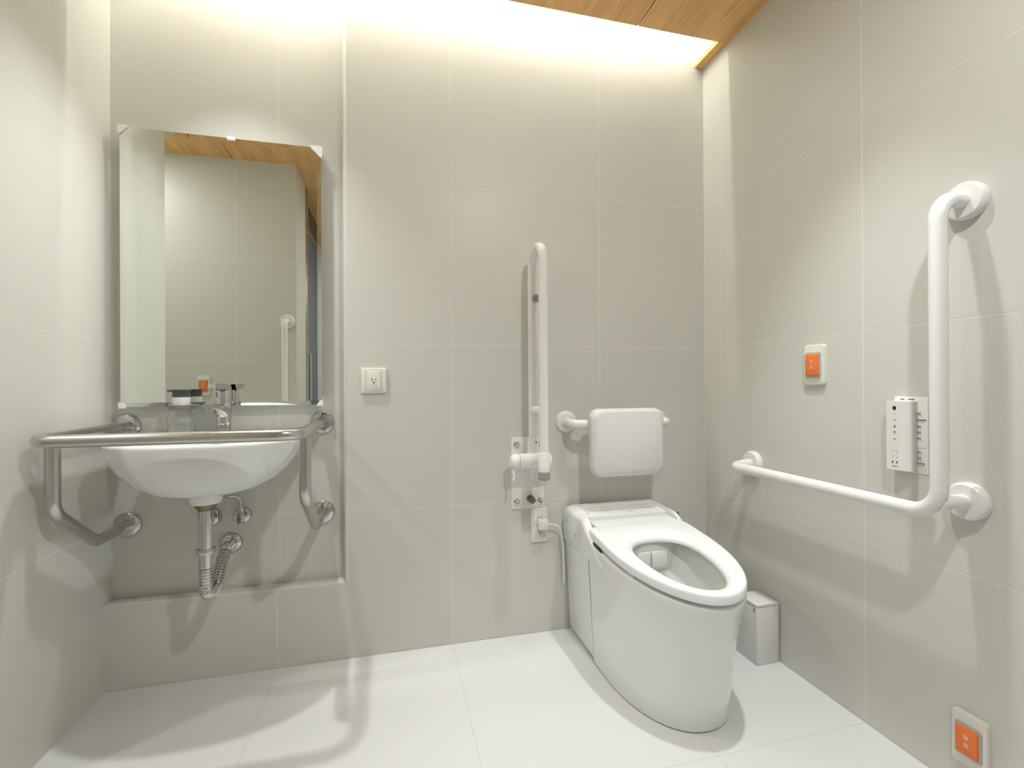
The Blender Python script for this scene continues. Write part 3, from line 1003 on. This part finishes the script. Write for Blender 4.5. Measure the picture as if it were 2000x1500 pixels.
# ================================================================== emergency buttons
def emergency(label, at, u, n_, w_, h_):
    c = Vector(at)
    u = Vector(u)
    n_ = Vector(n_)
    t = thing('emergency_button', label, 'button', at, 'orange emergency buttons')
    finish('cover_plate', plate(c, u, uz, n_, w_, h_, .011, .010, .004), 'ivory_plastic', t)
    c2 = c + n_ * .0108 + Vector((0, 0, .000))
    finish('lens_frame', plate(c2, u, uz, n_, w_ * .74, h_ * .62, .004, .006, .0025), 'lens_rim', t)
    b = finish('button', plate(c2 + n_ * .0035, u, uz, n_, w_ * .60, h_ * .52, .005, .004, .002), 'orange_plastic', t)
    for ch, dz in (('緊', .0085), ('急', -.0085)):
        text_mesh('lettering', ch, .0125, c2 + n_ * .0085 + Vector((0, 0, dz)), u, uz, n_, 'print_white', b)


emergency('orange emergency button on an ivory plate, upper one on the right wall', (XR, 1.2215, 1.0235), (0, -1, 0), (-1, 0, 0), .076, .128)
emergency('orange emergency button on an ivory plate, near the floor', (XR, .8105, .134), (0, -1, 0), (-1, 0, 0), .072, .122)
emergency('orange emergency button on the recess wall, seen in the mirror', (-1.076, YREC, .970), (-1, 0, 0), (0, 1, 0), .070, .118)

# ================================================================== instruction sheet and remote control
nx = (-1, 0, 0)
ru = (0, -1, 0)      # reading direction on the right wall
t = thing('instruction_sheet', 'white printed instruction sheet on the wall behind the remote', 'sign', (XR, .939, .832))
sheet = finish('sheet', plate((XR, .9385, .8315), ru, uz, nx, .081, .195, .0012, .002, .0003), 'paper', t)


def dash(parent, name, y0, y1, z, hgt, x, material='print_grey'):
    finish(name, box(x - .0004, x + .0002, y1, y0, z - hgt / 2, z + hgt / 2), material, parent, smooth=False)


sxf = XR - .0012


def line_of_marks(parent, y, z, count, h_, wch, gap, x, material):
    bm = bmesh.new()
    for k in range(count):
        yy = y - k * (wch + gap)
        hh = h_ * random.uniform(.75, 1.0)
        # a character-like block made of a few strokes
        for q in range(2):
            box(x - .0004, x + .0002, yy - wch, yy, z + hh * (q * .5 - .30) - h_ * .10, z + hh * (q * .5 - .30) + h_ * .10, bm=bm)
        box(x - .0004, x + .0002, yy - wch * .62, yy - wch * .38, z - hh / 2, z + hh / 2, bm=bm)
    finish('printed_line', bm, material, parent, smooth=False)


line_of_marks(sheet, .9640, .9225, 2, .0050, .0042, .0012, sxf, 'print_grey')
line_of_marks(sheet, .9450, .9225, 4, .0045, .0032, .0008, sxf, 'print_grey')
for z, n_ in ((.8865, 2), (.8705, 5), (.8545, 2), (.8395, 2), (.8240, 2), (.7890, 2), (.7735, 2), (.7600, 4)):
    line_of_marks(sheet, .9230, z, n_, .0048, .0036, .0008, sxf, 'print_grey')
    dash(sheet, 'printed_line', .9230, .9230 - .006 - .0022 * n_, z - .0050, .0010, sxf, 'print_light')
dash(sheet, 'printed_line', .9240, .9030, .7990, .0006, sxf, 'print_light')

t = thing('remote_control', 'slim white toilet remote control mounted on the right wall', 'remote control', (XR, .952, .828))
RY0, RY1, RZ0, RZ1 = .9235, .9815, .7385, .9175
prof = round_poly([(RY0, .0013), (RY0 + .001, .020), (RY0 + .016, .0300), (RY1, .0300), (RY1, .0013)], [.001, .012, .014, .003, .001], 6)
bm = bmesh.new()
rings = [[Vector((XR - d, y, z)) for y, d in prof] for z in (RZ0, RZ1)]
loft(rings, bm=bm)
body = finish('remote_body', bm, 'white_plastic', t, angle=30)
fxx = XR - .0300
finish('display', box(fxx - .0005, fxx + .001, .9545, .9625, .8950, .9045), 'black_plastic', t, smooth=False)
yc = .9585


def icon(parts, name='button_icon', material='print_grey'):
    bm = bmesh.new()
    for y0, y1, z0, z1 in parts:
        box(fxx - .0004, fxx + .001, y0, y1, z0, z1, bm=bm)
    finish(name, bm, material, t, smooth=False)


icon([(yc - .001, yc + .001, .8845, .8862)])
icon([(yc - .0035, yc + .0035, .8685, .8693), (yc - .004, yc - .002, .8693, .8710)])
icon([(yc - .010, yc - .0085, .8655, .8668)], material='print_light')
icon([(yc - .002, yc, .8490, .8560), (yc, yc + .0025, .8490, .8515)])
icon([(yc - .004, yc + .003, .8375, .8388), (yc - .001, yc + .003, .8350, .8368)])
icon([(yc - .001, yc + .001, .8165, .8185), (yc + .001, yc + .003, .8190, .8207), (yc - .0035, yc - .0015, .8185, .8205)])
for z in (.7895, .7760):
    icon([(yc - .008 + k * .003, yc - .008 + k * .003 + .002, z, z + .0007) for k in range(6)], 'printed_line', 'print_light')
for s in (-1, 1):
    icon([(yc + s * .0055 - .0012, yc + s * .0055 + .0012, .7832, .7840 if s > 0 else .7850)])
    icon([(yc + s * .0055 - .0005, yc + s * .0055 + .0005, .7690, .7722)])
    icon([(yc + s * .0055 - .0024, yc + s * .0055 + .0024, .7565, .7590), (yc + s * .0055 - .0012, yc + s * .0055 + .0012, .7590, .7625)])
icon([(yc - .006 + k * .0026, yc - .006 + k * .0026 + .0018, .7468, .7492) for k in range(5)], 'maker_mark')

# clean helper properties
for o in bpy.data.objects:
    if '_base' in o:
        del o['_base']
